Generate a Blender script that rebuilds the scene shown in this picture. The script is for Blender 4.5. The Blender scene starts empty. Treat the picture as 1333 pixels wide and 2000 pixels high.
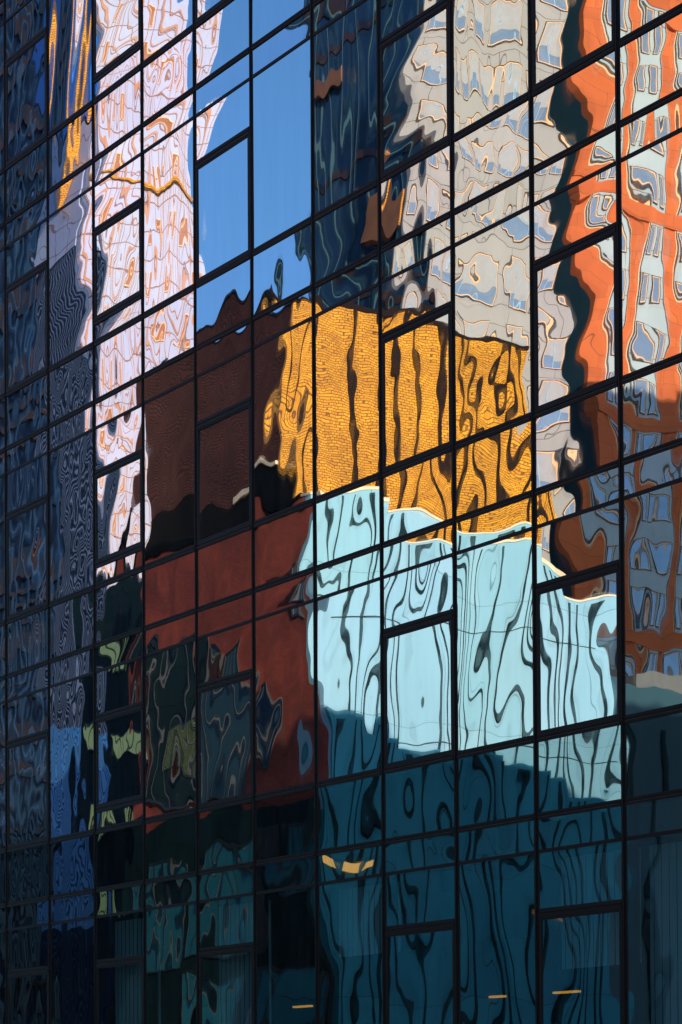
import bpy, math, random
import numpy as np
from mathutils import Matrix, Vector

S = bpy.context.scene
COL = S.collection
R = math.radians

# ------------------------------------------------------------------ camera
CAMX, CAMY, CAMZ = 34.4248, -17.1482, 1.6
YAW, PITCH, ROLL = 0.9647, 0.0244, 0.0057
cd = bpy.data.cameras.new('camera')
cam = bpy.data.objects.new('camera', cd); COL.objects.link(cam)
cd.sensor_fit = 'VERTICAL'; cd.sensor_height = 36.0; cd.sensor_width = 24.0
cd.lens = 4500 / 2000 * 36
cd.shift_y = 1053.4 / 2000
cd.clip_start = 0.1; cd.clip_end = 4000
_r = Vector((math.cos(YAW), math.sin(YAW), 0))
_h = Vector((-math.sin(YAW), math.cos(YAW), 0))
_f = _h * math.cos(PITCH) + Vector((0, 0, 1)) * math.sin(PITCH)
_u = -_h * math.sin(PITCH) + Vector((0, 0, 1)) * math.cos(PITCH)
_r2 = _r * math.cos(ROLL) - _u * math.sin(ROLL)
_u2 = _r * math.sin(ROLL) + _u * math.cos(ROLL)
m = Matrix((( _r2.x, _u2.x, -_f.x, CAMX), (_r2.y, _u2.y, -_f.y, CAMY), (_r2.z, _u2.z, -_f.z, CAMZ), (0, 0, 0, 1)))
cam.matrix_world = m
S.camera = cam

# ------------------------------------------------------------------ sky and sun
SUN_EL, SUN_AZ = R(12.0), R(10.0)      # azimuth from +X towards +Y
w = bpy.data.worlds.new("World"); S.world = w; w.use_nodes = True
nt = w.node_tree
sky = nt.nodes.new('ShaderNodeTexSky'); sky.sky_type = 'NISHITA'; sky.sun_disc = False
sky.sun_elevation = SUN_EL
sky.sun_rotation = R(90) - SUN_AZ
sky.ozone_density = 4.5; sky.dust_density = 1.8; sky.air_density = 1.0
bg = nt.nodes['Background']; bg.inputs['Strength'].default_value = 0.15
nt.links.new(sky.outputs[0], bg.inputs['Color'])
sd = bpy.data.lights.new('sun', 'SUN'); sd.energy = 5.0; sd.angle = R(0.5); sd.color = (1.0, 0.74, 0.53)
sun = bpy.data.objects.new('sun', sd); COL.objects.link(sun)
sdir = Vector((math.cos(SUN_AZ) * math.cos(SUN_EL), math.sin(SUN_AZ) * math.cos(SUN_EL), math.sin(SUN_EL)))
sun.rotation_euler = sdir.to_track_quat('Z', 'Y').to_euler()
sun.location = (60, 20, 80)
S.view_settings.view_transform = 'Standard'; S.view_settings.look = 'None'
S.view_settings.gamma = 1.0; S.view_settings.exposure = 0.45
S.cycles.max_bounces = 8; S.cycles.glossy_bounces = 5; S.cycles.diffuse_bounces = 2

# ------------------------------------------------------------------ materials
def newmat(name):
    mt = bpy.data.materials.new(name); mt.use_nodes = True
    return mt, mt.node_tree, mt.node_tree.nodes['Principled BSDF']

def plain(name, col, rough=0.7, metal=0.0, vary=0.15, scale=1.5, bump=0.0, spec=0.5):
    """a paint or metal with soft blotchy wear"""
    mt, t, b = newmat(name)
    tc = t.nodes.new('ShaderNodeTexCoord')
    n = t.nodes.new('ShaderNodeTexNoise'); n.inputs['Scale'].default_value = scale; n.inputs['Detail'].default_value = 6
    t.links.new(tc.outputs['Object'], n.inputs['Vector'])
    mx = t.nodes.new('ShaderNodeMix'); mx.data_type = 'RGBA'
    mx.inputs[6].default_value = (*[c * (1 - vary) for c in col], 1)
    mx.inputs[7].default_value = (*[min(1, c * (1 + vary)) for c in col], 1)
    t.links.new(n.outputs['Fac'], mx.inputs[0]); t.links.new(mx.outputs[2], b.inputs['Base Color'])
    b.inputs['Roughness'].default_value = rough; b.inputs['Metallic'].default_value = metal
    b.inputs['Specular IOR Level'].default_value = spec
    if bump:
        bp = t.nodes.new('ShaderNodeBump'); bp.inputs['Strength'].default_value = bump
        t.links.new(n.outputs['Fac'], bp.inputs['Height']); t.links.new(bp.outputs[0], b.inputs['Normal'])
    return mt

def masonry(name, c1, c2, mortar, bw, bh, ms, rough=0.8, offset=0.5, bump=0.3, blotch=0.25, bscale=0.25, spec=0.5, bias=0.0, msmooth=0.1):
    """units laid in courses on vertical walls of either direction"""
    mt, t, b = newmat(name)
    tc = t.nodes.new('ShaderNodeTexCoord'); sp = t.nodes.new('ShaderNodeSeparateXYZ')
    t.links.new(tc.outputs['Object'], sp.inputs[0])
    ad = t.nodes.new('ShaderNodeMath'); ad.operation = 'ADD'
    t.links.new(sp.outputs[0], ad.inputs[0]); t.links.new(sp.outputs[1], ad.inputs[1])
    cb = t.nodes.new('ShaderNodeCombineXYZ')
    t.links.new(ad.outputs[0], cb.inputs[0]); t.links.new(sp.outputs[2], cb.inputs[1])
    br = t.nodes.new('ShaderNodeTexBrick'); br.offset = offset
    br.inputs['Scale'].default_value = 1.0
    br.inputs['Brick Width'].default_value = bw; br.inputs['Row Height'].default_value = bh
    br.inputs['Mortar Size'].default_value = ms; br.inputs['Mortar Smooth'].default_value = msmooth
    br.inputs['Bias'].default_value = bias
    br.inputs['Color1'].default_value = (*c1, 1); br.inputs['Color2'].default_value = (*c2, 1); br.inputs['Mortar'].default_value = (*mortar, 1)
    t.links.new(cb.outputs[0], br.inputs['Vector'])
    n = t.nodes.new('ShaderNodeTexNoise'); n.inputs['Scale'].default_value = bscale; n.inputs['Detail'].default_value = 5
    t.links.new(tc.outputs['Object'], n.inputs['Vector'])
    rmp = t.nodes.new('ShaderNodeMapRange'); rmp.inputs[1].default_value = 0.3; rmp.inputs[2].default_value = 0.7
    rmp.inputs[3].default_value = 1 - blotch; rmp.inputs[4].default_value = 1.0
    t.links.new(n.outputs['Fac'], rmp.inputs[0])
    mu = t.nodes.new('ShaderNodeVectorMath'); mu.operation = 'SCALE'
    t.links.new(br.outputs['Color'], mu.inputs[0]); t.links.new(rmp.outputs[0], mu.inputs['Scale'])
    t.links.new(mu.outputs[0], b.inputs['Base Color'])
    b.inputs['Roughness'].default_value = rough; b.inputs['Specular IOR Level'].default_value = spec
    if bump:
        bp = t.nodes.new('ShaderNodeBump'); bp.inputs['Strength'].default_value = bump; bp.inputs['Distance'].default_value = 0.02; bp.invert = True
        t.links.new(br.outputs['Fac'], bp.inputs['Height']); t.links.new(bp.outputs[0], b.inputs['Normal'])
    return mt

def coated_glass(name, tint, tint2, vary=0.10, ghost=0.15, clear=0.0):
    """mirror-coated double glazing: the outer sheet's reflection, a fainter one from the inner
    sheet with its own warp, tint a little different from pane to pane; clear lets the room show"""
    mt, t, b = newmat(name)
    oi = t.nodes.new('ShaderNodeObjectInfo')
    mx = t.nodes.new('ShaderNodeMix'); mx.data_type = 'RGBA'
    mx.inputs[6].default_value = (*tint, 1); mx.inputs[7].default_value = (*tint2, 1)
    t.links.new(oi.outputs['Random'], mx.inputs[0])
    r7 = t.nodes.new('ShaderNodeMath'); r7.operation = 'MULTIPLY'; r7.inputs[1].default_value = 7.31
    fr = t.nodes.new('ShaderNodeMath'); fr.operation = 'FRACT'
    t.links.new(oi.outputs['Random'], r7.inputs[0]); t.links.new(r7.outputs[0], fr.inputs[0])
    mr = t.nodes.new('ShaderNodeMapRange'); mr.inputs[3].default_value = 1 - vary; mr.inputs[4].default_value = 1.0
    t.links.new(fr.outputs[0], mr.inputs[0])
    mu = t.nodes.new('ShaderNodeVectorMath'); mu.operation = 'SCALE'
    t.links.new(mx.outputs[2], mu.inputs[0]); t.links.new(mr.outputs[0], mu.inputs['Scale'])
    t.links.new(mu.outputs[0], b.inputs['Base Color'])
    b.inputs['Metallic'].default_value = 1.0; b.inputs['Roughness'].default_value = 0.005
    g = t.nodes.new('ShaderNodeBsdfGlossy'); g.inputs['Roughness'].default_value = 0.016
    t.links.new(mu.outputs[0], g.inputs['Color'])
    tc = t.nodes.new('ShaderNodeTexCoord'); off = t.nodes.new('ShaderNodeVectorMath'); off.operation = 'ADD'
    sc = t.nodes.new('ShaderNodeMath'); sc.operation = 'MULTIPLY'; sc.inputs[1].default_value = 57.0
    t.links.new(oi.outputs['Random'], sc.inputs[0])
    t.links.new(tc.outputs['Object'], off.inputs[0]); t.links.new(sc.outputs[0], off.inputs[1])
    n = t.nodes.new('ShaderNodeTexNoise'); n.inputs['Scale'].default_value = 1.1; n.inputs['Detail'].default_value = 1.5
    t.links.new(off.outputs[0], n.inputs['Vector'])
    bp = t.nodes.new('ShaderNodeBump'); bp.inputs['Strength'].default_value = 1.0; bp.inputs['Distance'].default_value = 0.0022
    t.links.new(n.outputs['Fac'], bp.inputs['Height']); t.links.new(bp.outputs[0], g.inputs['Normal'])
    ms = t.nodes.new('ShaderNodeMixShader'); ms.inputs[0].default_value = ghost
    t.links.new(b.outputs[0], ms.inputs[1]); t.links.new(g.outputs[0], ms.inputs[2])
    sp = t.nodes.new('ShaderNodeMapping'); sp.inputs['Scale'].default_value = (7.0, 7.0, 0.7)
    t.links.new(off.outputs[0], sp.inputs[0])
    n2 = t.nodes.new('ShaderNodeTexNoise'); n2.inputs['Scale'].default_value = 1.0; n2.inputs['Detail'].default_value = 5
    t.links.new(sp.outputs[0], n2.inputs['Vector'])
    dm = t.nodes.new('ShaderNodeMapRange'); dm.inputs[1].default_value = 0.35; dm.inputs[2].default_value = 0.75; dm.inputs[3].default_value = 0.0; dm.inputs[4].default_value = 0.06
    t.links.new(n2.outputs['Fac'], dm.inputs[0])
    df = t.nodes.new('ShaderNodeBsdfDiffuse'); df.inputs['Color'].default_value = (0.30, 0.29, 0.27, 1)
    md = t.nodes.new('ShaderNodeMixShader'); t.links.new(dm.outputs[0], md.inputs[0])
    t.links.new(ms.outputs[0], md.inputs[1]); t.links.new(df.outputs[0], md.inputs[2])
    ms = md
    last = ms
    if clear:
        tr = t.nodes.new('ShaderNodeBsdfTransparent'); tr.inputs[0].default_value = (0.55, 0.8, 0.85, 1)
        m2 = t.nodes.new('ShaderNodeMixShader'); m2.inputs[0].default_value = clear
        t.links.new(ms.outputs[0], m2.inputs[1]); t.links.new(tr.outputs[0], m2.inputs[2]); last = m2
    t.links.new(last.outputs[0], t.nodes['Material Output'].inputs['Surface'])
    return mt

def lit(name, col, s):
    mt, t, b = newmat(name)
    b.inputs['Base Color'].default_value = (*col, 1)
    b.inputs['Emission Color'].default_value = (*col, 1); b.inputs['Emission Strength'].default_value = s
    return mt

M = {}
M['frame'] = plain('black_anodised_metal', (0.0025, 0.003, 0.0045), 0.5, 0.0, 0.3, 3)
M['frame'].node_tree.nodes['Principled BSDF'].inputs['Specular IOR Level'].default_value = 0.25
M['gasket'] = plain('rubber_gasket', (0.006, 0.006, 0.007), 0.8)
M['glass'] = coated_glass('mirror_glass', (0.70, 0.84, 0.98), (0.68, 0.86, 0.92))
M['glass_low'] = coated_glass('half_mirror_glass', (0.60, 0.84, 0.95), (0.58, 0.82, 0.90), clear=0.42)
M['lip'] = plain('paler_grey_metal', (0.06, 0.06, 0.065), 0.35, 0.5, 0.4, 6)  # paler grey than the frame, for the sheen line on transoms; hangers too
M['interior'] = plain('room_paint', (0.16, 0.18, 0.19), 0.8)
M['curtain'] = plain('roller_blind', (0.60, 0.80, 0.84), 0.8, 0, 0.2, 2)
M['core'] = plain('dark_core', (0.02, 0.022, 0.026), 0.8)
M['asphalt'] = plain('asphalt', (0.05, 0.05, 0.052), 0.9, 0, 0.2, 4, 0.2)
M['paving'] = masonry('paving', (0.22, 0.21, 0.2), (0.26, 0.25, 0.24), (0.1, 0.1, 0.1), 0.6, 0.6, 0.01)
M['ground'] = plain('city_ground', (0.07, 0.07, 0.068), 0.95, 0, 0.3, 0.2)
M['line'] = plain('road_paint', (0.75, 0.75, 0.72), 0.7)
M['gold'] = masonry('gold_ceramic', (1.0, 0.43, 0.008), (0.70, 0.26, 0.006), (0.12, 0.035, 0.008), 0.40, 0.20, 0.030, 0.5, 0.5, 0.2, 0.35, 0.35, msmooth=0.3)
M['shaded_gold_tile'] = masonry('shaded_gold_tile', (0.19, 0.055, 0.035), (0.14, 0.04, 0.03), (0.05, 0.018, 0.012), 0.33, 0.22, 0.04, 0.7, 0.5, 0.3, 0.5, 0.25, spec=0.15)  # darker copy of the gold tile, for the shaded street side
M['gold_band'] = plain('bronze_channel', (0.012, 0.006, 0.006), 0.6, spec=0.1)
M['cream'] = plain('cream_render', (0.8, 0.62, 0.42), 0.7)
M['black_band'] = plain('black_fascia', (0.004, 0.005, 0.006), 0.7, spec=0.05)
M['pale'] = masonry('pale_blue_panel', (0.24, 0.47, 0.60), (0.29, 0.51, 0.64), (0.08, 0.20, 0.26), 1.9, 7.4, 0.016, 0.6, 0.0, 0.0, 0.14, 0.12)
M['fin'] = plain('dark_teal_fin', (0.003, 0.016, 0.022), 0.6, spec=0.1)
M['redbrick'] = masonry('red_brick', (0.50, 0.072, 0.038), (0.38, 0.055, 0.035), (0.26, 0.07, 0.045), 0.42, 0.16, 0.014, 0.85, 0.5, 0.2, 0.65, 0.3)
M['orangebrick'] = masonry('orange_brick', (0.64, 0.135, 0.03), (0.52, 0.105, 0.026), (0.16, 0.05, 0.02), 3.6, 1.5, 0.018, 0.85, 0.5, 0.1, 0.22, 0.35)
M['bay'] = masonry('white_bay_panel', (0.42, 0.47, 0.48), (0.38, 0.43, 0.45), (0.06, 0.06, 0.07), 7.2, 2.5, 0.03, 0.6, 0.0, 0.0, 0.12, 0.2)
M['peach'] = plain('peach_frame', (0.95, 0.50, 0.26), 0.5)
M['darkline'] = plain('dark_trim', (0.02, 0.022, 0.028), 0.5)
M['blueglass'] = plain('blue_window_glass', (0.34, 0.42, 0.50), 0.12, 0.6, 0.35, 0.35)
M['stone'] = masonry('warm_grey_stone', (0.37, 0.335, 0.325), (0.345, 0.315, 0.305), (0.09, 0.06, 0.05), 5.0, 2.4, 0.035, 0.75, 0.5, 0.0, 0.15, 0.15)
M['nightglass'] = plain('dark_blue_glazing', (0.018, 0.06, 0.12), 0.15, 0.0, 0.8, 0.25)
M['brownband'] = plain('brown_spandrel', (0.07, 0.028, 0.02), 0.5, 0, 0.4, 0.3)
M['white'] = masonry('pinkish_white_panel', (0.46, 0.48, 0.70), (0.43, 0.45, 0.66), (0.26, 0.11, 0.07), 2.6, 2.2, 0.06, 0.6, 0.0, 0.0, 0.10, 0.15)
M['umber'] = plain('umber_window', (0.34, 0.13, 0.07), 0.4, 0, 0.5, 0.5)
M['umberwall'] = plain('umber_panel', (0.30, 0.12, 0.05), 0.6, 0, 0.5, 0.4)
M['slate'] = plain('slate_glazing', (0.010, 0.030, 0.075), 0.3, 0.0, 0.8, 0.25, spec=0.25)
M['rib'] = plain('copper_rib', (0.50, 0.22, 0.12), 0.5, 0, 0.3, 0.5)
M['azure'] = plain('azure_glazing', (0.05, 0.36, 1.0), 0.3, 0, 0.2, 0.3)
M['blue'] = plain('cobalt_glazing', (0.015, 0.14, 0.55), 0.15, 0, 0.4, 0.3)
M['greyrib'] = plain('grey_rib', (0.045, 0.07, 0.14), 0.6, 0, 0.6, 0.2, spec=0.2)
M['blind'] = plain('window_blind', (0.35, 0.33, 0.34), 0.7)
M['paleblue'] = plain('pale_blue_frame', (0.34, 0.46, 0.58), 0.4)
M['deepgreen'] = masonry('dark_green_tile', (0.008, 0.032, 0.036), (0.006, 0.024, 0.03), (0.004, 0.008, 0.008), 1.4, 1.8, 0.03, 0.7, spec=0.15)
M['shade_teal'] = masonry('shade_coloured_panel', (0.035, 0.27, 0.36), (0.025, 0.22, 0.31), (0.01, 0.04, 0.05), 1.9, 7.4, 0.016, 0.6, 0.0, 0.0, 0.35, 0.15, spec=0.2)  # pale wall in shade: the shade is put into this colour
M['litgreen'] = lit('glowing_window', (0.50, 0.55, 0.22), 0.22)
M['lamp'] = lit('warm_ceiling_lamp', (1.0, 0.36, 0.05), 1.0)
M['amber_glint'] = lit('sunset_glint', (1.0, 0.42, 0.10), 0.9)  # glows in place of a low sun reflected in windows
M['navy'] = plain('navy_render', (0.012, 0.055, 0.08), 0.6, 0, 0.3, 0.3)
M['roof'] = plain('roof_gravel', (0.12, 0.12, 0.12), 0.9)

# ------------------------------------------------------------------ mesh helpers
class MB:
    def __init__(s): s.v = []; s.f = []
    def box(s, x0, x1, y0, y1, z0, z1):
        x0, x1 = min(x0, x1), max(x0, x1); y0, y1 = min(y0, y1), max(y0, y1); z0, z1 = min(z0, z1), max(z0, z1)
        i = len(s.v)
        s.v += [(x0, y0, z0), (x1, y0, z0), (x1, y1, z0), (x0, y1, z0), (x0, y0, z1), (x1, y0, z1), (x1, y1, z1), (x0, y1, z1)]
        s.f += [(i, i+3, i+2, i+1), (i+4, i+5, i+6, i+7), (i, i+1, i+5, i+4), (i+1, i+2, i+6, i+5), (i+2, i+3, i+7, i+6), (i+3, i, i+4, i+7)]
        return s
    def build(s, name, mat, parent=None):
        me = bpy.data.meshes.new(name); me.from_pydata(s.v, [], s.f); me.materials.append(mat); me.update()
        o = bpy.data.objects.new(name, me); COL.objects.link(o)
        if parent is not None: o.parent = parent
        return o

class Face:
    """a vertical wall: along='y' is a wall facing +X at x=at (u runs away from the street);
    along='x' faces the street (+Y) at y=-at (u is the world x)"""
    def __init__(s, along, at): s.a = along; s.at = at
    def box(s, mb, u0, u1, z0, z1, n0, n1):
        if s.a == 'y': mb.box(s.at + n0, s.at + n1, -u1, -u0, z0, z1)
        else: mb.box(u0, u1, -s.at + n0, -s.at + n1, z0, z1)
        return mb

def thing(name, label, cat, loc=(0, 0, 0), group=None):
    o = bpy.data.objects.new(name, None); COL.objects.link(o); o.location = loc
    o['label'] = label; o['category'] = cat
    if group: o['group'] = group
    o.empty_display_size = 0.3
    return o

def struct(o): o['kind'] = 'structure'; return o

# reflected rays: where the line of sight through a picture point meets a wall across the street
def ray(px, py):
    a, b = (px - 666.5) / 4500, (2053.4 - py) / 4500
    return _f + _r2 * a + _u2 * b
def at_street(px, py, Y):        # wall parallel to the street, Y metres out
    d = ray(px, py); t = (Y - CAMY) / d.y
    return CAMX + d.x * t, CAMZ + d.z * t
def at_side(px, py, X):          # wall facing up the street
    d = ray(px, py); t = (X - CAMX) / d.x
    return CAMY + d.y * t, CAMZ + d.z * t

# ------------------------------------------------------------------ ground
g = MB()
g.v = [(-1500, -1500, 0), (1500, -1500, 0), (1500, 1500, 0), (-1500, 1500, 0)]; g.f = [(0, 1, 2, 3)]
struct(g.build('ground', M['ground']))
g = MB(); g.box(-400, 400, -24, -6, -0.02, 0.004); struct(g.build('road', M['asphalt']))
g = MB(); g.box(-400, 400, -6, 0.6, -0.1, 0.13); struct(g.build('pavement', M['paving']))
g = MB(); g.box(-400, 400, -30, -24, -0.1, 0.13); struct(g.build('pavement', M['paving']))
g = MB()
for i in range(-60, 60): g.box(i * 6, i * 6 + 3, -15.07, -14.93, 0.0, 0.008)
struct(g.build('road_marking', M['line']))

# ------------------------------------------------------------------ the mirror-glass building
W, H = 1.5235, 3.8
ZT = 1.6 + 15.6913                      # level of the first full transom line
A3, A4, AS, SL = 0.2401, 0.3489, 0.5389, -0.088
N0, N1 = -2, 13                         # columns of panes
K0, K1 = -1, 4                          # storeys counted downwards
def zl(k): return ZT - k * H
rng = np.random.RandomState(7)

def wavy_pane(name, x0, x1, z0, z1, seed, amp=1.0, tilt=(0, 0), pillow=0.0, parent=None, style=0, band=(1, 1, 1, 1), mat='glass'):
    """one sheet of toughened glass: slightly out of plane, slightly bowed, with roller waves"""
    r = np.random.RandomState(seed)
    cell = 0.036
    nx = max(6, int((x1 - x0) / cell)); nz = max(4, int((z1 - z0) / cell))
    xs = np.linspace(x0, x1, nx + 1); zs = np.linspace(z0, z1, nz + 1)
    X, Z = np.meshgrid(xs, zs)
    h = np.zeros_like(X)
    # (count, wavelength range, slope of each wave)
    for (cnt, lo, hi, s), ba in zip(((6, 1.1, 2.4, 0.00062), (9, 0.55, 1.1, 0.00050), (9, 0.28, 0.55, 0.00036), (10, 0.15, 0.28, 0.00013)), band):
        for _ in range(cnt):
            lam = r.uniform(lo, hi); th = r.uniform(0, math.pi)
            if style == 1: th = r.uniform(-0.35, 0.35)            # waves across: upright lines wander
            elif style == 2: th = math.pi / 2 + r.uniform(-0.5, 0.5)   # roller waves: level bands
            k = 2 * math.pi / lam
            h += amp * ba * s / k * np.sin(k * (X * math.cos(th) + Z * math.sin(th) * 0.8) + r.uniform(0, 6.28)) * r.uniform(0.5, 1.4)
    u = (X - (x0 + x1) / 2) / (x1 - x0) * 2; v = (Z - (z0 + z1) / 2) / (z1 - z0) * 2
    h += pillow * (1 - u * u) * (1 - v * v)
    h += tilt[0] * (X - (x0 + x1) / 2) + tilt[1] * (Z - (z0 + z1) / 2)
    co = np.stack([X, -h, Z], -1).reshape(-1, 3)
    idx = np.arange((nx + 1) * (nz + 1)).reshape(nz + 1, nx + 1)
    q = np.stack([idx[:-1, :-1], idx[:-1, 1:], idx[1:, 1:], idx[1:, :-1]], -1).reshape(-1, 4)
    me = bpy.data.meshes.new(name)
    me.vertices.add(len(co)); me.vertices.foreach_set('co', co.ravel())
    me.loops.add(q.size); me.loops.foreach_set('vertex_index', q.ravel().astype(np.int32))
    me.polygons.add(len(q)); me.polygons.foreach_set('loop_start', np.arange(0, q.size, 4, dtype=np.int32))
    me.polygons.foreach_set('use_smooth', np.ones(len(q), bool))
    me.materials.append(M[mat]); me.update(calc_edges=True)
    o = bpy.data.objects.new(name, me); COL.objects.link(o); o.parent = parent
    return o

tower = thing('glass_building', 'dark framed mirror glass curtain wall building filling the whole view with warped reflections', 'building', (0, 0, 0))
ZR = zl(3) - 0.05
b = MB(); b.box(N0 * W, N1 * W, 0.25, 24, ZR, zl(K0) + 0.6); b.box(N0 * W, N1 * W, 9, 24, 0, ZR - 0.002)
b.box(N0 * W, N0 * W + 0.2, 0.25, 8.99, 0, ZR - 0.002); b.box(N1 * W - 0.2, N1 * W, 0.25, 8.99, 0, ZR - 0.002)
b.build('wall', M['core'], tower)
b = MB(); b.box(N0 * W + 0.21, N1 * W - 0.21, 0.25, 8.98, 0.80, 1.12); b.build('floor_slab', M['interior'], tower)
b = MB(); b.box(N0 * W + 0.21, N1 * W - 0.21, 0.25, 8.98, 4.62, 5.0); b.build('ceiling', M['interior'], tower)
for i in range(5):
    b = MB(); b.box(-3 + i * 5.6, -2.5 + i * 5.6, 2.4, 2.9, 1.121, 4.619); b.build('column', M['interior'], tower)
rl = random.Random(5)
def inside_x(px, yy):
    d = ray(px, 1960); return CAMX + d.x * (yy - CAMY) / d.y
for (px, wl, yy, zz) in ((572, 0.45, 2.6, 3.15), (955, 0.3, 2.9, 3.12), (1080, 0.5, 3.2, 3.14)):
    x = inside_x(px, yy); lp = MB(); lp.box(x, x + wl, yy, yy + 0.08, zz, zz + 0.028); lo = lp.build('ceiling_lamp', M['lamp'], tower)
    lp = MB(); lp.box(x + 0.1, x + 0.115, yy + 0.04, yy + 0.055, zz + 0.0292, 4.619); lp.box(x + wl - 0.115, x + wl - 0.1, yy + 0.04, yy + 0.055, zz + 0.0292, 4.619)
    lp.box(x - 0.02, x + wl + 0.02, yy - 0.02, yy + 0.12, zz + 0.0295, zz + 0.07); lp.build('hanger', M['lip'], lo)
for i in range(10):
    x = -4.5 + i * 2.6; hb = rl.uniform(0.7, 1.1)
    b = MB(); b.box(x, x + 1.5, 4.0, 4.7, 1.85, 1.89); b.box(x, x + 0.04, 4.0, 4.7, 1.121, 1.849); b.box(x + 1.46, x + 1.5, 4.0, 4.7, 1.121, 1.849)
    b.build('desk', M['curtain'], tower)
for col, dz in ((2, 2.9), (4, 2.7), (6, 1.0), (9, 1.4), (10, 2.9)):
    b = MB(); n_ = 22
    for q in range(n_):
        xx = col * W + 0.08 + q * (W - 0.16) / n_
        b.box(xx, xx + (W - 0.16) / n_ * 0.86, 0.30 + (q % 2) * 0.012, 0.31 + (q % 2) * 0.012, 4.6 - dz, 4.5)
    b.build('blind', M['curtain'], tower)
b = MB(); b.box(-62, N1 * W, 1.2, 24, zl(K0) + 1.3, 84); b.box(-62, N0 * W - 0.2, 1.2, 24, 0, zl(K0) + 1.3); b.build('upper_storeys', M['core'], tower)  # plain mass out of frame, made tall and wide to cut sky light
b = MB(); b.box((N0) * W - 0.1, N1 * W + 0.1, -0.12, 24.1, zl(K0) + 0.6, zl(K0) + 1.3); b.build('roof', M['frame'], tower)

SCOLS = {0, 2, 4, 7, 9, -3, 12}          # columns with an opening window
# per-pane overrides: (column, storey, kind) -> dict
OV = {(1, -1, 'd'): dict(tilt=(0.004, 0), amp=2.2, band=(2.2, 1.8, 0.8, 0.6)), (1, 0, 'a'): dict(tilt=(0.002, 0), amp=2.0),
      (6, 0, 'd'): dict(tilt=(-0.003, 0), amp=1.3), (6, 0, 'b'): dict(tilt=(-0.003, 0)), (6, 0, 'a'): dict(tilt=(-0.003, 0)), (6, -1, 'd'): dict(tilt=(-0.003, 0)), (6, 1, 'a'): dict(tilt=(-0.002, 0)), (6, 1, 'b'): dict(tilt=(-0.001, 0)),
      (3, 1, 'd'): dict(tilt=(-0.002, 0.0), amp=0.9), (9, 1, 'd'): dict(tilt=(0.0018, 0.0)), (9, 1, 'a'): dict(tilt=(0.0015, 0.0)), (9, 2, 'a'): dict(tilt=(0.0025, 0.0)), (9, 2, 'b'): dict(tilt=(0.002, 0.0)),
      (4, 0, 'a'): dict(tilt=(0.004, 0), amp=1.6, pillow=0.002), (4, 0, 'c'): dict(tilt=(0.0035, 0.0), amp=1.6, pillow=0.002),
      (4, 1, 'a'): dict(tilt=(-0.0075, 0.0), amp=1.7),
      (4, 1, 'b'): dict(tilt=(-0.006, 0.0), amp=1.9), (5, 1, 'a'): dict(tilt=(-0.001, 0.001), amp=1.8, band=(2.5, 2, 1, 1)), (5, 1, 'b'): dict(tilt=(0.0, 0.0), amp=1.7),
      (5, 1, 'd'): dict(tilt=(-0.0012, 0.0), amp=1.25, band=(3.2, 2.4, 0.8, 0.8), pillow=-0.001),
      (7, 1, 'a'): dict(tilt=(-0.004, 0.0), amp=1.3, band=(2, 2, 1, 1)), (7, 1, 'b'): dict(tilt=(-0.004, 0.0), amp=1.3), (7, 1, 'c'): dict(tilt=(-0.0035, 0.002), amp=1.3),
      (7, 0, 'd'): dict(tilt=(-0.001, 0.0), amp=1.3), (6, 1, 'd'): dict(tilt=(0, 0), amp=0.45, band=(1, 1, 1.4, 2)), (7, 1, 'd'): dict(tilt=(0, 0), amp=0.38, band=(1, 1, 1.4, 2)), (8, 1, 'd'): dict(tilt=(0, -0.001), amp=1.0),
      (8, 2, 'd'): dict(tilt=(0, 0), amp=1.3, band=(3.6, 1.9, 0.5, 0.6), pillow=0.002), (9, 2, 'd'): dict(tilt=(0, 0), amp=0.7), (7, 2, 'd'): dict(tilt=(0, 0), amp=0.8)}
AMP = {}
def pane(col, k, kind, z0, z1, parent=None, name=None):
    seed = (col + 10) * 1000 + (k + 5) * 10 + {'a': 1, 'b': 2, 'c': 3, 'd': 4, 'e': 5}[kind]
    r = np.random.RandomState(seed + 5)
    d = dict(amp=1.0, tilt=(r.normal(0, 0.0020), r.normal(0, 0.0026)), pillow=r.normal(0, 0.0006), style=int(r.choice([0, 0, 1, 2])))
    if col in (2, 3): d['amp'] = 1.5; d['band'] = (1.5, 1.9, 1.3, 1.2)
    if col in (7, 8, 9) and k <= 1: d['amp'] = 1.15; d['band'] = (2.6, 1.5, 1.7, 2.2)
    if col >= 10 and k <= 2: d['amp'] = 1.15
    if col == 9 and k <= 2: d['style'] = 2; d['band'] = (1.6, 2.0, 1.3, 1.6)
    if (col in (5, 6, 7) and k == 1 and kind in 'cd'): d['amp'] = 0.6; d['style'] = 0
    if 6 <= col <= 9 and k >= 2: d['amp'] = 1.0; d['style'] = 0; d['band'] = (3.1, 1.9, 0.6, 0.7)
    if col in (0, 1): d['amp'] = 1.5
    if col in (3, 4, 5) and k >= 1: d['amp'] = 1.1; d['band'] = (2.0, 1.7, 1.0, 1.0); d['style'] = 0
    if k >= 3: d['mat'] = 'glass_low'
    d['amp'] *= r.uniform(0.75, 1.35)
    if col == 5 and k == 2: d['tilt'] = (0, 0)
    d.update(OV.get((col, k, kind), {}))
    return wavy_pane(name, col * W + 0.03, (col + 1) * W - 0.03, z0, z1, seed, parent=parent or tower, **d)

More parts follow.
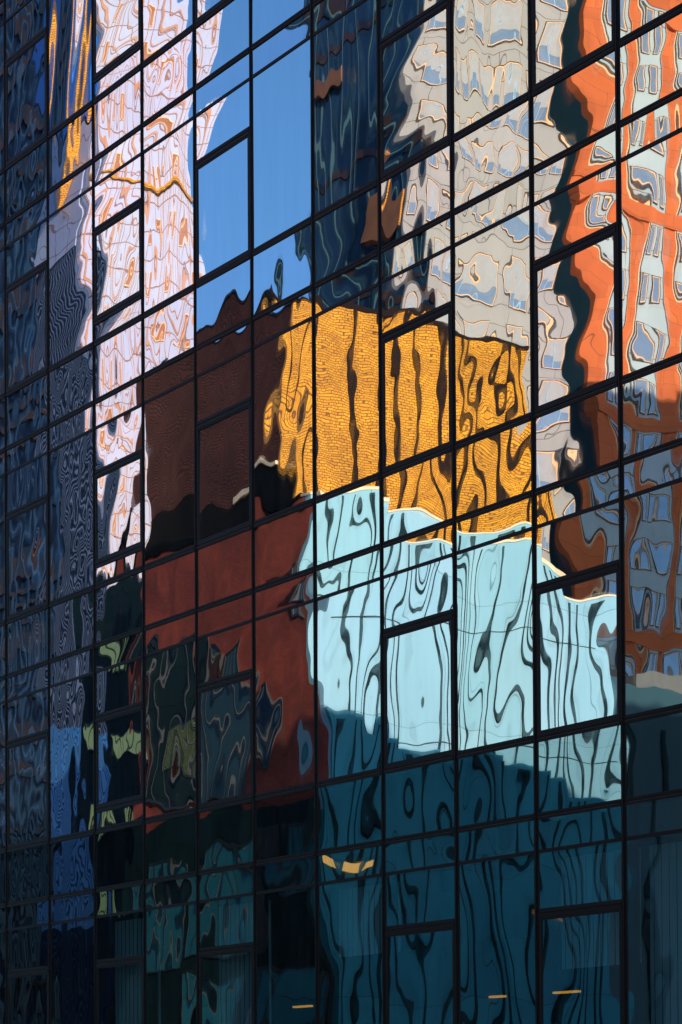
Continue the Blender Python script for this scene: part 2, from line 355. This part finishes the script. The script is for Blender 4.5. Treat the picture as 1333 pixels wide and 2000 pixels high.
for col in range(N0, N1):
    for k in range(K0, K1 + 1):
        z1, z3, z4, zn = zl(k), zl(k + A3), zl(k + A4), zl(k + 1)
        if k == K1: zn = max(zn, 0.4)
        if z1 < 0.6: continue
        pane(col, k, 'a', z3 + 0.02, z1 - 0.02, name='transom_light')
        if z4 < 0.5: continue
        pane(col, k, 'b', z4 + 0.02, z3 - 0.02, name='spandrel_panel')
        if zn > z4 - 0.5: continue
        if col in SCOLS:
            zs = zl(k + AS); zb = zn
            if col == 2: zb = zl(k + 1 + SL)
            pane(col, k, 'c', zs + 0.02, z4 - 0.02, name='fixed_light')
            if col == 2: pane(col, k, 'e', zn + 0.02, zb - 0.02, name='fixed_light')
            # opening window: sash frame, glass set a little forward
            x0, x1 = col * W + 0.035, (col + 1) * W - 0.035
            s = MB(); t_ = 0.05
            s.box(x0, x0 + t_, -0.012, 0.03, zb + 0.03, zs - 0.03); s.box(x1 - t_, x1, -0.012, 0.03, zb + 0.03, zs - 0.03)
            s.box(x0 + t_, x1 - t_, -0.012, 0.03, zb + 0.03, zb + 0.03 + t_); s.box(x0 + t_, x1 - t_, -0.012, 0.03, zs - 0.03 - t_, zs - 0.03)
            wf = s.build('opening_window', M['frame'], tower)
            pane(col, k, 'd', zb + 0.05, zs - 0.05, parent=wf, name='pane')
        else:
            pane(col, k, 'd', zn + 0.02, z4 - 0.02, name='vision_panel')

ztop, zbot = zl(K0) + 0.6, 0.13
for n in range(N0, N1 + 1):
    s = MB(); x = n * W
    s.box(x - 0.028, x + 0.028, -0.014, 0.2, zbot, ztop)
    s.box(x - 0.008, x + 0.008, -0.022, -0.0145, zbot, ztop)
    mo = s.build('mullion', M['frame'], tower)
    s = MB(); s.box(x - 0.038, x - 0.0295, -0.009, 0.1, zbot, ztop); s.box(x + 0.0295, x + 0.038, -0.009, 0.1, zbot, ztop)
    s.build('gasket', M['gasket'], mo)
def rail(x0, x1, z, th, name='transom', double=True):
    s = MB()
    if double:
        s.box(x0, x1, -0.014, 0.18, z + 0.010, z + th / 2); s.box(x0, x1, -0.018, 0.18, z - th / 2, z - 0.010)
        s.box(x0, x1, -0.006, 0.16, z - 0.0095, z + 0.0095)
    else:
        s.box(x0, x1, -0.012, 0.18, z - th / 2, z + th / 2)
    return s.build(name, M['frame'], tower)
for k in range(K0, K1 + 1):
    for z, th, dbl in ((zl(k), 0.092, True), (zl(k + A3), 0.076, True), (zl(k + A4), 0.042, False)):
        if z > 0.4:
            s = MB()
            for n in range(N0, N1):
                x0, x1 = n * W + 0.0392, (n + 1) * W - 0.0392
                if dbl:
                    s.box(x0, x1, -0.014, 0.18, z + 0.010, z + th / 2); s.box(x0, x1, -0.018, 0.18, z - th / 2, z - 0.010)
                    s.box(x0, x1, -0.006, 0.16, z - 0.0095, z + 0.0095)
                else: s.box(x0, x1, -0.012, 0.18, z - th / 2, z + th / 2)
            tr = s.build('transom', M['frame'], tower)
            if dbl:
                s = MB()
                for n in range(N0, N1): s.box(n * W + 0.05, (n + 1) * W - 0.05, -0.022, -0.0185, z - 0.016, z - 0.011)
                s.build('sheen_strip', M['lip'], tr)  # pale strip set on the transom as its highlight
    for col in range(N0, N1):
        if col in SCOLS:
            z = zl(k + AS)
            if z > 0.6: rail(col * W + 0.0392, (col + 1) * W - 0.0392, z, 0.11, 'window_head')
            if col == 2 and zl(k + SL) > 0.6: rail(col * W + 0.0392, (col + 1) * W - 0.0392, zl(k + SL), 0.11, 'window_sill')

# ------------------------------------------------------------------ reflected street
def dup_part(src, parent, dx=0, dy=0, dz=0):
    c = src.copy(); COL.objects.link(c); c.parent = parent
    c.location = (src.location[0] + dx, src.location[1] + dy, src.location[2] + dz)
    for ch in list(src.children):
        d = ch.copy(); COL.objects.link(d); d.parent = c
    return c

def window(face, u, z, wd, ht, parent, frame_m, glass_m, fr=0.12, split=1, n=0.05, dark=True, name='window', inner=None):
    """frame with a pane child; built once at its own place"""
    f = MB()
    face.box(f, u, u + wd, z + ht - fr, z + ht, 0.0, n + 0.06); face.box(f, u, u + wd, z, z + fr, 0.0, n + 0.06)
    face.box(f, u, u + fr, z + fr, z + ht - fr, 0.0, n + 0.06); face.box(f, u + wd - fr, u + wd, z + fr, z + ht - fr, 0.0, n + 0.06)
    for i in range(1, split):
        uu = u + wd * i / split
        face.box(f, uu - fr / 2, uu + fr / 2, z + fr, z + ht - fr, 0.0, n + 0.05)
    o = f.build(name, frame_m, parent)
    p = MB(); face.box(p, u + fr, u + wd - fr, z + fr, z + ht - fr, 0.0, n); p.build('pane', glass_m, o)
    if inner:
        a0, a1, c0, c1 = u + fr, u + wd - fr, z + fr, z + ht - fr; am = a0 + (a1 - a0) * 0.45; cm = c0 + (c1 - c0) * 0.42
        p = MB(); face.box(p, a0 + 0.05, am, cm, c1, n + 0.002, n + 0.02); face.box(p, am + 0.1, a1, cm - 0.5, c1, n + 0.002, n + 0.02); p.build('blind', inner, o)
        p = MB(); face.box(p, am + 0.01, am + 0.09, c0, c1, n + 0.002, n + 0.05); p.build('inner_frame', M['paleblue'], o)
    if dark:
        e = MB(); q = 0.07
        face.box(e, u - q, u + wd + q, z + ht, z + ht + q, 0.0, n + 0.1); face.box(e, u - q, u + wd + q, z - q, z, 0.0, n + 0.1)
        face.box(e, u - q, u, z, z + ht, 0.0, n + 0.1); face.box(e, u + wd, u + wd + q, z, z + ht, 0.0, n + 0.1)
        e.build('surround', M['darkline'], o)
    return o

def grid(face, us, zs, proto_args, parent, limit=100):
    """window copies at every (u, z); first is built, the rest copied"""
    first = None; c = 0
    for z in zs:
        for u in us:
            if c >= limit: return
            if first is None:
                first = window(face, u, z, parent=parent, **proto_args); u0, z0 = u, z
            else:
                if face.a == 'y': dup_part(first, parent, 0, -(u - u0), z - z0)
                else: dup_part(first, parent, u - u0, 0, z - z0)
            c += 1

# --- corner block: red brick towards the street, pale blue glazed wall round the corner
YB = 50.0
XC, HC = at_street(624, 968, YB)
XL, _ = at_street(262, 950, YB)
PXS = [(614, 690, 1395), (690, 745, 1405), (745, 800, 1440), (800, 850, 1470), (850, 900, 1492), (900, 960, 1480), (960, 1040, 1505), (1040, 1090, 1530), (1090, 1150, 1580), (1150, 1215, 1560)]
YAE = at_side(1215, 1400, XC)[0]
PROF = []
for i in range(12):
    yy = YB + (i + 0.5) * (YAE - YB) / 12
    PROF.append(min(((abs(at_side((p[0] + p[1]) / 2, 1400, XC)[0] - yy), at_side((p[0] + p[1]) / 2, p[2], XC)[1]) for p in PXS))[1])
bld = thing('corner_block', 'corner block with red brick street wall and pale blue side wall striped by dark fins', 'building')
LEN = at_side(1192, 1250, XC)[0] - YB
Y1_ = at_side(752, 1000, XC)[0] - YB; Y2_ = at_side(1046, 1100, XC)[0] - YB
SEG = ((0, Y1_, HC), (Y1_, Y2_, HC - 0.6), (Y2_, Y2_ + 2.2, HC - 1.7), (Y2_ + 2.2, LEN, HC - 3.2))
def top_at(yy):
    for a_, b_, h_ in SEG:
        if yy - YB < b_: return h_
    return SEG[-1][2]
b = MB()
for a_, b_, h_ in SEG: b.box(XL, XC - 0.6, -YB - b_ + 0.003, -YB - a_, 0, h_)
b.build('wall', M['redbrick'], bld)
ZP = at_street(500, 1575, YB)[1]
b = MB(); b.box(XL - 0.1, XC - 0.62, -YB - 2, -YB + 0.35, 0, ZP); b.build('podium', M['deepgreen'], bld)
ZT2 = at_side(850, 1600, XC)[1]
b = MB()
for a_, b_, h_ in SEG: b.box(XC - 0.599, XC, -YB - b_ + 0.003, -YB - a_, ZT2, h_ - 0.003)
b.build('side_wall', M['pale'], bld)
b = MB(); b.box(XC - 0.599, XC - 0.004, -YB - LEN, -YB - 0.0, 0, ZT2 - 0.002); b.build('shade_base_wall', M['shade_teal'], bld)  # lower part of the pale wall, coloured as if shaded
b = MB()
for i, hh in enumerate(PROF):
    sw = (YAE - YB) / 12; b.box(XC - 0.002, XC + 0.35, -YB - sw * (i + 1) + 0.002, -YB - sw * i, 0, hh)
b.build('shade_step_wall', M['shade_teal'], bld)  # added stepped layer; its edge and dark colour stand in for cast shade
b = MB(); rr = random.Random(9)
yy = YB + 0.4
while yy < YAE - 0.6:
    ww = rr.choice((0.1, 0.16, 0.28)); i = int((yy - YB) / ((YAE - YB) / 12)); b.box(XC + 0.34, XC + 0.45, -yy - ww, -yy, 0, PROF[i] - 0.3); yy += ww + rr.choice((0.6, 0.9, 1.3))
b.build('lower_fins', M['fin'], bld)
b = MB()
for i, (a_, b_, h_) in enumerate(SEG): b.box(XC - 1.0, XC + 0.05, -YB - b_ + 0.004, -YB - a_ + (0.1 if i == 0 else 0), h_, h_ + (0.2, 0.12, 0.3, 0.1)[i])
b.build('parapet', M['cream'], bld)
b = MB(); b.box(XL, XC - 1.003, -YB - 3, -YB + 0.1, HC, HC + 0.35); b.build('coping', M['black_band'], bld)
fs = Face('y', XC); fb = Face('x', YB)
LEN = at_side(1192, 1250, XC)[0] - YB
r = random.Random(3)
u = YB + 0.9
while u < YB + LEN - 0.5:
    wd = r.choice([0.05, 0.08, 0.13, 0.18])
    b = MB(); fs.box(b, u, u + wd, 0, top_at(u + wd) - 0.2, 0.003, 0.12); b.build('fin', M['fin'], bld)
    u += wd + r.choice([0.4, 0.7, 0.9, 1.3])
b = MB()
for i in range(5): fs.box(b, YB + 0.2, YB + LEN - 0.2, 1.2 + i * 6.6, 1.25 + i * 6.6, 0.003, 0.06)
b.build('storey_line', M['fin'], bld)
for (px0, px1, py0, py1, mm, sp) in ((283, 374, 1570, 1215, 'deepgreen', 3), (390, 478, 1570, 1245, 'navy', 4), 
                                 (505, 530, 1500, 1340, 'nightglass', 2), (578, 604, 1205, 1110, 'bay', 2)):
    xa, za = at_street(px0, py0, YB); xb, zb = at_street(px1, py1, YB)
    window(fb, xa, za, xb - xa, zb - za, bld, M['darkline'], M[mm], 0.12, sp, name='window')
for (px, py, wd, ht) in ((645, 1690, 1.5, .55), (705, 1692, .9, .35), (1030, 1778, .6, .3)):
    yy, zz = at_side(px, py, XC)
    b = MB(); fs.box(b, yy, yy + wd, zz, zz + ht, 0.36, 0.5); b.build('glowing_window', M['amber_glint'], bld)  # sunset glints, put in as glowing patches

for (px0, px1, py0, py1) in ((392, 482, 1870, 1640), (505, 545, 1860, 1600), (560, 604, 1740, 1590), (300, 360, 1900, 1690), (392, 480, 2040, 1900), (510, 600, 2040, 1880)):
    xa, za = at_street(px0, py0, YB - 0.35); xb, zb = at_street(px1, py1, YB - 0.35)
    window(Face('x', YB - 0.351), xa, za, xb - xa, zb - za, bld, M['darkline'], M['shade_teal' if px0 != 505 else 'brownband'], 0.14, 3, dark=False, name='shop_window')

# --- low dark green building left of the brick wall, some windows lit
YG = 53.0
XG0, HG = at_street(176, 1190, YG); XG1, _ = at_street(285, 1000, YG)
gb = thing('tiled_office', 'low dark green tiled building left of the red brick wall with pale green lit windows', 'building')
b = MB(); b.box(XG0, XG1, -YG - 12, -YG, 0, at_street(183, 1130, YG)[1]); b.build('wall', M['deepgreen'], gb)
fg = Face('x', YG)
for (px0, px1, py0, py1) in ((200, 226, 1300, 1235), (232, 242, 1300, 1250), (204, 272, 1478, 1405), (200, 222, 1640, 1572), (230, 242, 1630, 1580), (254, 272, 1640, 1590), (200, 226, 1792, 1745)):
    xa, za = at_street(px0, py0, YG); xb, zb = at_street(px1, py1, YG)
    window(fg, xa, za, xb - xa, zb - za, gb, M['darkline'], M['litgreen'], 0.10, 4 if px1 - px0 > 30 else 2, dark=False, name='glowing_window')
yb_ = fb
for (px0, px1, py0, py1) in ((335, 380, 1495, 1402), (375, 384, 1640, 1590)):
    xa, za = at_street(px0, py0, YB); xb, zb = at_street(px1, py1, YB)
    window(fb, xa, za, xb - xa, zb - za, bld, M['darkline'], M['litgreen'], 0.08, 4, dark=False, name='glowing_window')

# --- golden building, shade of its street side put into brown tiles
YO = 75.0
XO, HO = at_street(572, 575, YO); XOL, _ = at_street(281, 560, YO)
LO = at_side(1034, 800, XO)[0] - YO
gd = thing('gold_building', 'gold tiled building with dark upright channels, its shaded side coloured brown', 'building')
b = MB(); b.box(XOL, XO - 0.6, -YO - LO, -YO, 0, HO); b.build('wall', M['shaded_gold_tile'], gd)
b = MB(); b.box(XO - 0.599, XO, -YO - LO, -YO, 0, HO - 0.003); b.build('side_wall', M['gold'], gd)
b = MB(); b.box(XOL, XO + 0.1, -YO - LO, -YO + 0.1, HO, HO + 0.35); b.build('parapet', M['gold_band'], gd)
fo = Face('y', XO)
for u, wd in ((1.6, .3), (5.2, .45), (7.6, .32), (9.0, .5), (11.0, .3), (13.2, .55), (15.3, .5), (16.7, .4), (19.0, .6), (21.0, .4), (23, .5)):
    if u + wd > LO: continue
    b = MB(); fo.box(b, YO + u, YO + u + wd, 36, HO, 0.003, 0.10); b.build('channel', M['gold_band'], gd)
zc = at_street(500, 915, YO)[1]
b = MB(); b.box(XOL - 0.05, XO - 0.7, -YO - 1, -YO + 0.15, zc - 4.6, zc - 0.45); b.build('fascia', M['black_band'], gd)
b = MB(); b.box(XO - 9, XO - 0.65, -YO - 1, -YO + 0.4, zc - 0.45, zc); b.build('ledge', M['cream'], gd)

# --- stone tower behind the gold building, dark glazing on its street side
YS = 103.0
XS, _ = at_street(826, 0, YS); XSL, _ = at_street(594, 0, YS)
HS = at_street(838, -260, YS)[1]
st = thing('stone_tower', 'warm grey stone tower behind the gold building with copper framed blue windows', 'tower')
LS = at_side(1088, 500, XS)[0] - YS
b = MB(); b.box(XSL, XS - 0.6, -YS - LS, -YS, 0, HS); b.build('wall', M['nightglass'], st)
LS = at_side(1088, 500, XS)[0] - YS
b = MB(); b.box(XS - 0.599, XS, -YS - LS, -YS - 0.0, 0, HS - 0.003); b.build('side_wall', M['stone'], st)
b = MB(); b.box(XSL, XS + 0.3, -YS - LS, -YS + 0.3, HS, HS + 1.0); b.build('parapet', M['stone'], st)
fS = Face('y', XS)
zlow = at_side(900, 800, XS)[1] - 16.8
grid(fS, [YS + 0.9, YS + 4.6, YS + 8.9, YS + 12.4], [zlow + i * 5.6 for i in range(int((HS - zlow) / 5.6))],
     dict(wd=2.5, ht=3.6, frame_m=M['peach'], glass_m=M['blueglass'], fr=0.11, split=1, inner=M['blind']), st)
fS2 = Face('x', YS)
b = MB()
for i in range(24):
    zz = 40 + i * 3.9
    if zz < HS - 2 and i % 7 in (1, 2, 5): fS2.box(b, XSL, XS - 0.3, zz, zz + (0.7, 2.4, 1.5)[i % 3], 0.003, 0.12)
b.build('spandrel_band', M['brownband'], st)
for i in range(7):
    b = MB(); x = XSL + 1 + i * (XS - XSL - 2) / 6.5; fS2.box(b, x, x + 0.22, 30, HS, 0.13, 0.3); b.build('pier', M['navy'], st)

b = MB(); xa, za = at_street(748, 478, YS); xb, zb = at_street(816, 345, YS)
fS2.box(b, xa, xb, za, zb, 0.31, 1.0); oc = b.build('oriel', M['umberwall'], st)
b = MB(); b.box(xb + 0.003, xb + 0.05, -YS + 0.4, -YS + 0.9, za + 0.2, zb - 0.2); b.build('pane', M['gold'], oc)
b = MB(); xa, za = at_street(640, 200, YS); xb, zb = at_street(700, 130, YS); fS2.box(b, xa, xb, za, zb, 0.31, 0.6); b.build('oriel', M['umberwall'], st)

# --- orange brick tower at the far right
YR = 121.0
XR, _ = at_street(1122, 0, YR); XRL, _ = at_street(1030, 0, YR)
HR = at_street(1122, -420, YR)[1]
ob = thing('orange_brick_tower', 'bright orange brick tower with white bays and blue windows, rightmost in the reflection', 'tower')
b = MB(); b.box(XRL, XR - 0.6, -YR - 26, -YR, 0, HR); b.build('wall', M['navy'], ob)
b = MB(); b.box(XR - 0.599, XR, -YR - 26, -YR, 0, HR - 0.003); b.build('side_wall', M['orangebrick'], ob)
fR = Face('y', XR)
zb0 = at_side(1200, 1330, XR)[1] - 4
FH = 5.0
bays = [YR + 2.3, YR + 7.4, YR + 13.0, YR + 18.5]
for ub in bays:
    bb = MB(); fR.box(bb, ub, ub + 3.5, zb0 - 10, HR - 3, 0.003, 0.25); bay = bb.build('bay', M['bay'], ob)
    e = MB(); fR.box(e, ub - 0.12, ub, zb0 - 10, HR - 3, 0.003, 0.30); fR.box(e, ub + 3.5, ub + 3.62, zb0 - 10, HR - 3, 0.003, 0.30)
    e.build('edge_trim', M['darkline'], bay)
    e = MB(); fR.box(e, ub - 0.24, ub - 0.12, zb0 - 10, HR - 3, 0.003, 0.20); fR.box(e, ub + 3.62, ub + 3.74, zb0 - 10, HR - 3, 0.003, 0.20)
    e.build('edge_trim', M['peach'], bay)
fR2 = Face('y', XR + 0.25)
zs = [zb0 + i * FH for i in range(int((HR - 5 - zb0) / FH))]
for k_, ub in enumerate(bays[:3]):
    grid(fR2, [ub + 0.25, ub + 1.95], zs, dict(wd=0.95, ht=2.9, frame_m=M['peach'], glass_m=M['blueglass'], fr=0.1, split=1, dark=True), ob, limit=33)
# brick bands crossing the bays every third storey
for i in range(2, len(zs), 4):
    b = MB(); fR.box(b, YR, YR + 25.9, zs[i] - 1.75, zs[i] - 0.35, 0.004, 0.33); b.build('brick_band', M['orangebrick'], ob)

# --- white tower at the left, dark ribbed glazing on its street side
YW = 70.0
XW, _ = at_street(183, 0, YW); XWL, _ = at_street(-260, 0, YW)
HW = at_street(183, -500, YW)[1]
YWE, _ = at_side(384, 400, XW)
wt = thing('white_tower', 'pinkish white panelled tower with copper ribs, left of the patch of sky', 'tower')
b = MB(); b.box(XWL, XW - 0.6, -YWE, -YW, 0, HW); b.build('wall', M['slate'], wt)
b = MB(); b.box(XW - 0.599, XW, -YWE, -YW, 0, HW - 0.003); b.build('side_wall', M['white'], wt)
fW = Face('y', XW)
span = YWE - YW
for i in range(11):
    uu = YW + 0.4 + i * (span - 0.8) / 10.3
    b = MB(); fW.box(b, uu, uu + (0.07 if i % 3 else 0.20), 20, HW, 0.003, 0.12); b.build('rib', M['rib'], wt)
grid(fW, [YW + 1.45, YW + 6.3], [zz for zz in np.arange(38, HW - 3, 4.2)], dict(wd=0.55, ht=2.1, frame_m=M['peach'], glass_m=M['umber'], fr=0.08, split=1, dark=False), wt)
zled = at_side(330, 375, XW)[1]
b = MB(); fW.box(b, YW, YWE + 0.1, zled, zled + 0.3, 0.125, 0.5); b.build('ledge', M['gold'], wt)
fW2 = Face('x', YW)
x92, _ = at_street(96, 0, YW)
nr = 15
for i in range(nr):
    x = x92 + 0.2 + i * (XW - x92 - 0.5) / nr
    b = MB(); fW2.box(b, x, x + 0.13, 0, HW, 0.003, 0.22); b.build('fin', M['greyrib'], wt)
za, zb = at_street(140, 240, YW)[1], HW
b = MB(); fW2.box(b, x92, XW - 0.7, za, zb, 0.225, 0.4); b.build('glazing', M['blue'], wt)
za, zb = at_street(140, 1800, YW)[1], at_street(140, 1430, YW)[1]
b = MB()
for i in range(nr):
    x = x92 + 0.34 + i * (XW - x92 - 0.5) / nr
    fW2.box(b, x, x + 0.42, za, zb, 0.003, 0.2)
b.build('glazing', M['azure'], wt)
za, zb = at_street(140, 520, YW)[1], at_street(140, 250, YW)[1]
b = MB(); fW2.box(b, x92, XW - 0.7, za, zb, 0.225, 0.35); b.build('spandrel_band', M['white'], wt)
b = MB(); x = at_street(140, 100, YW)[0]; fW2.box(b, x, x + 0.55, at_street(140, 420, YW)[1], HW, 0.4, 1.15); b.build('fin', M['gold'], wt)
b = MB()
rb = random.Random(12)
zz = 2.0
while zz < HW - 3:
    hh = rb.choice((0.35, 0.5, 1.3, 2.2)); fW2.box(b, XWL, x92 - 0.3, zz, zz + hh, 0.003, 0.2); zz += hh + rb.choice((0.9, 1.6, 2.4, 4.0))
b.build('spandrel_band', M['brownband'], wt)
b = MB()
for i in range(9): xx = x92 - 1.2 - i * 2.1; fW2.box(b, xx, xx + 0.35, 0, HW, 0.21, 0.4)
b.build('pier', M['slate'], wt)

# --- dark low building right of the pale wall
dk = thing('navy_block', 'low navy block with stepped roofline standing before the orange brick tower', 'building')
YD0 = YB + LEN + 0.4
fx = XC - 1.0
b = MB()
b.box(fx - 14, fx, -YD0 - 24, -YD0, 0, at_side(1250, 1330, fx)[1])
b.build('wall', M['navy'], dk)
b = MB(); b.box(fx - 9, fx - 2, -YD0 - 9, -YD0 - 4, at_side(1250, 1330, fx)[1], at_side(1250, 1330, fx)[1] + 1.4)
b.build('roof', M['roof'], dk)
fD = Face('y', fx)
for i in range(8):
    b = MB(); fD.box(b, YD0 + 0.6 + i * 2.8, YD0 + 1.0 + i * 2.8, 0, 24, 0.003, 0.14); b.build('fin', M['fin'], dk)

# --- unseen blocks added up the street to throw shade on the lower storeys
def shade_block(name, label, x, y0, y1, prof, depth, mat):
    o = thing(name, label, 'building', (0, 0, 0))
    mb = MB(); n = len(prof); stp = (y1 - y0) / n
    for i, hh in enumerate(prof):
        mb.box(x - depth / 2, x + depth / 2, -(y0 + stp * (i + 1)) + 0.002, -(y0 + stp * i), 0, hh)
    mb.build('wall', mat, o)
    for i in range(10):
        b2 = MB(); yy = y0 + (i + 0.3) * (y1 - y0) / 10
        b2.box(x - depth / 2 - 0.06, x - depth / 2 + 0.01, -yy - 1.6, -yy, 4, min(prof) - 3); b2.build('window', M['nightglass'], o)
    return o
te = math.tan(SUN_EL) / math.cos(SUN_AZ); ta = math.tan(SUN_AZ)
def cast_h(xc, xt, h): return h + abs(xc - xt) * te
xc = 0.0; dy = (xc - XC) * ta

SW = (YAE - YB) / len(PROF)
shade_block('grey_shade_block', 'unseen grey stepped block added to shade the lower storeys opposite', xc + 8, YB - dy - SW, YAE - dy + 4 * SW,
            [cast_h(xc, XC, q) for q in [PROF[0]] + PROF + [25.5] * 4], 16, M['stone'])
xc = -62.0; dy = (xc - XR) * ta
hr = at_side(1230, 750, XR)[1]
shade_block('slab_shade_block', 'unseen tall grey slab added to shade the lower brick tower', xc + 8, YR - dy - 2, YR + 26 - dy,
            [cast_h(xc, XR, hr + q) for q in (-1, 0, 1.0, 2)], 14, M['stone'])

# --- unseen block added on our own side of the street to hide low sky
o = thing('brown_sky_block', 'unseen plain brown block added beyond the mirror glass to block sky light', 'building')
b = MB(); b.box(-200, -64, 3, 30, 0, 62); b.build('wall', M['brownband'], o)
b = MB()
for i in range(14): b.box(-199, -65, 2.95, 3.01, 4 + i * 4, 6.2 + i * 4)
b.build('window_band', M['nightglass'], o)
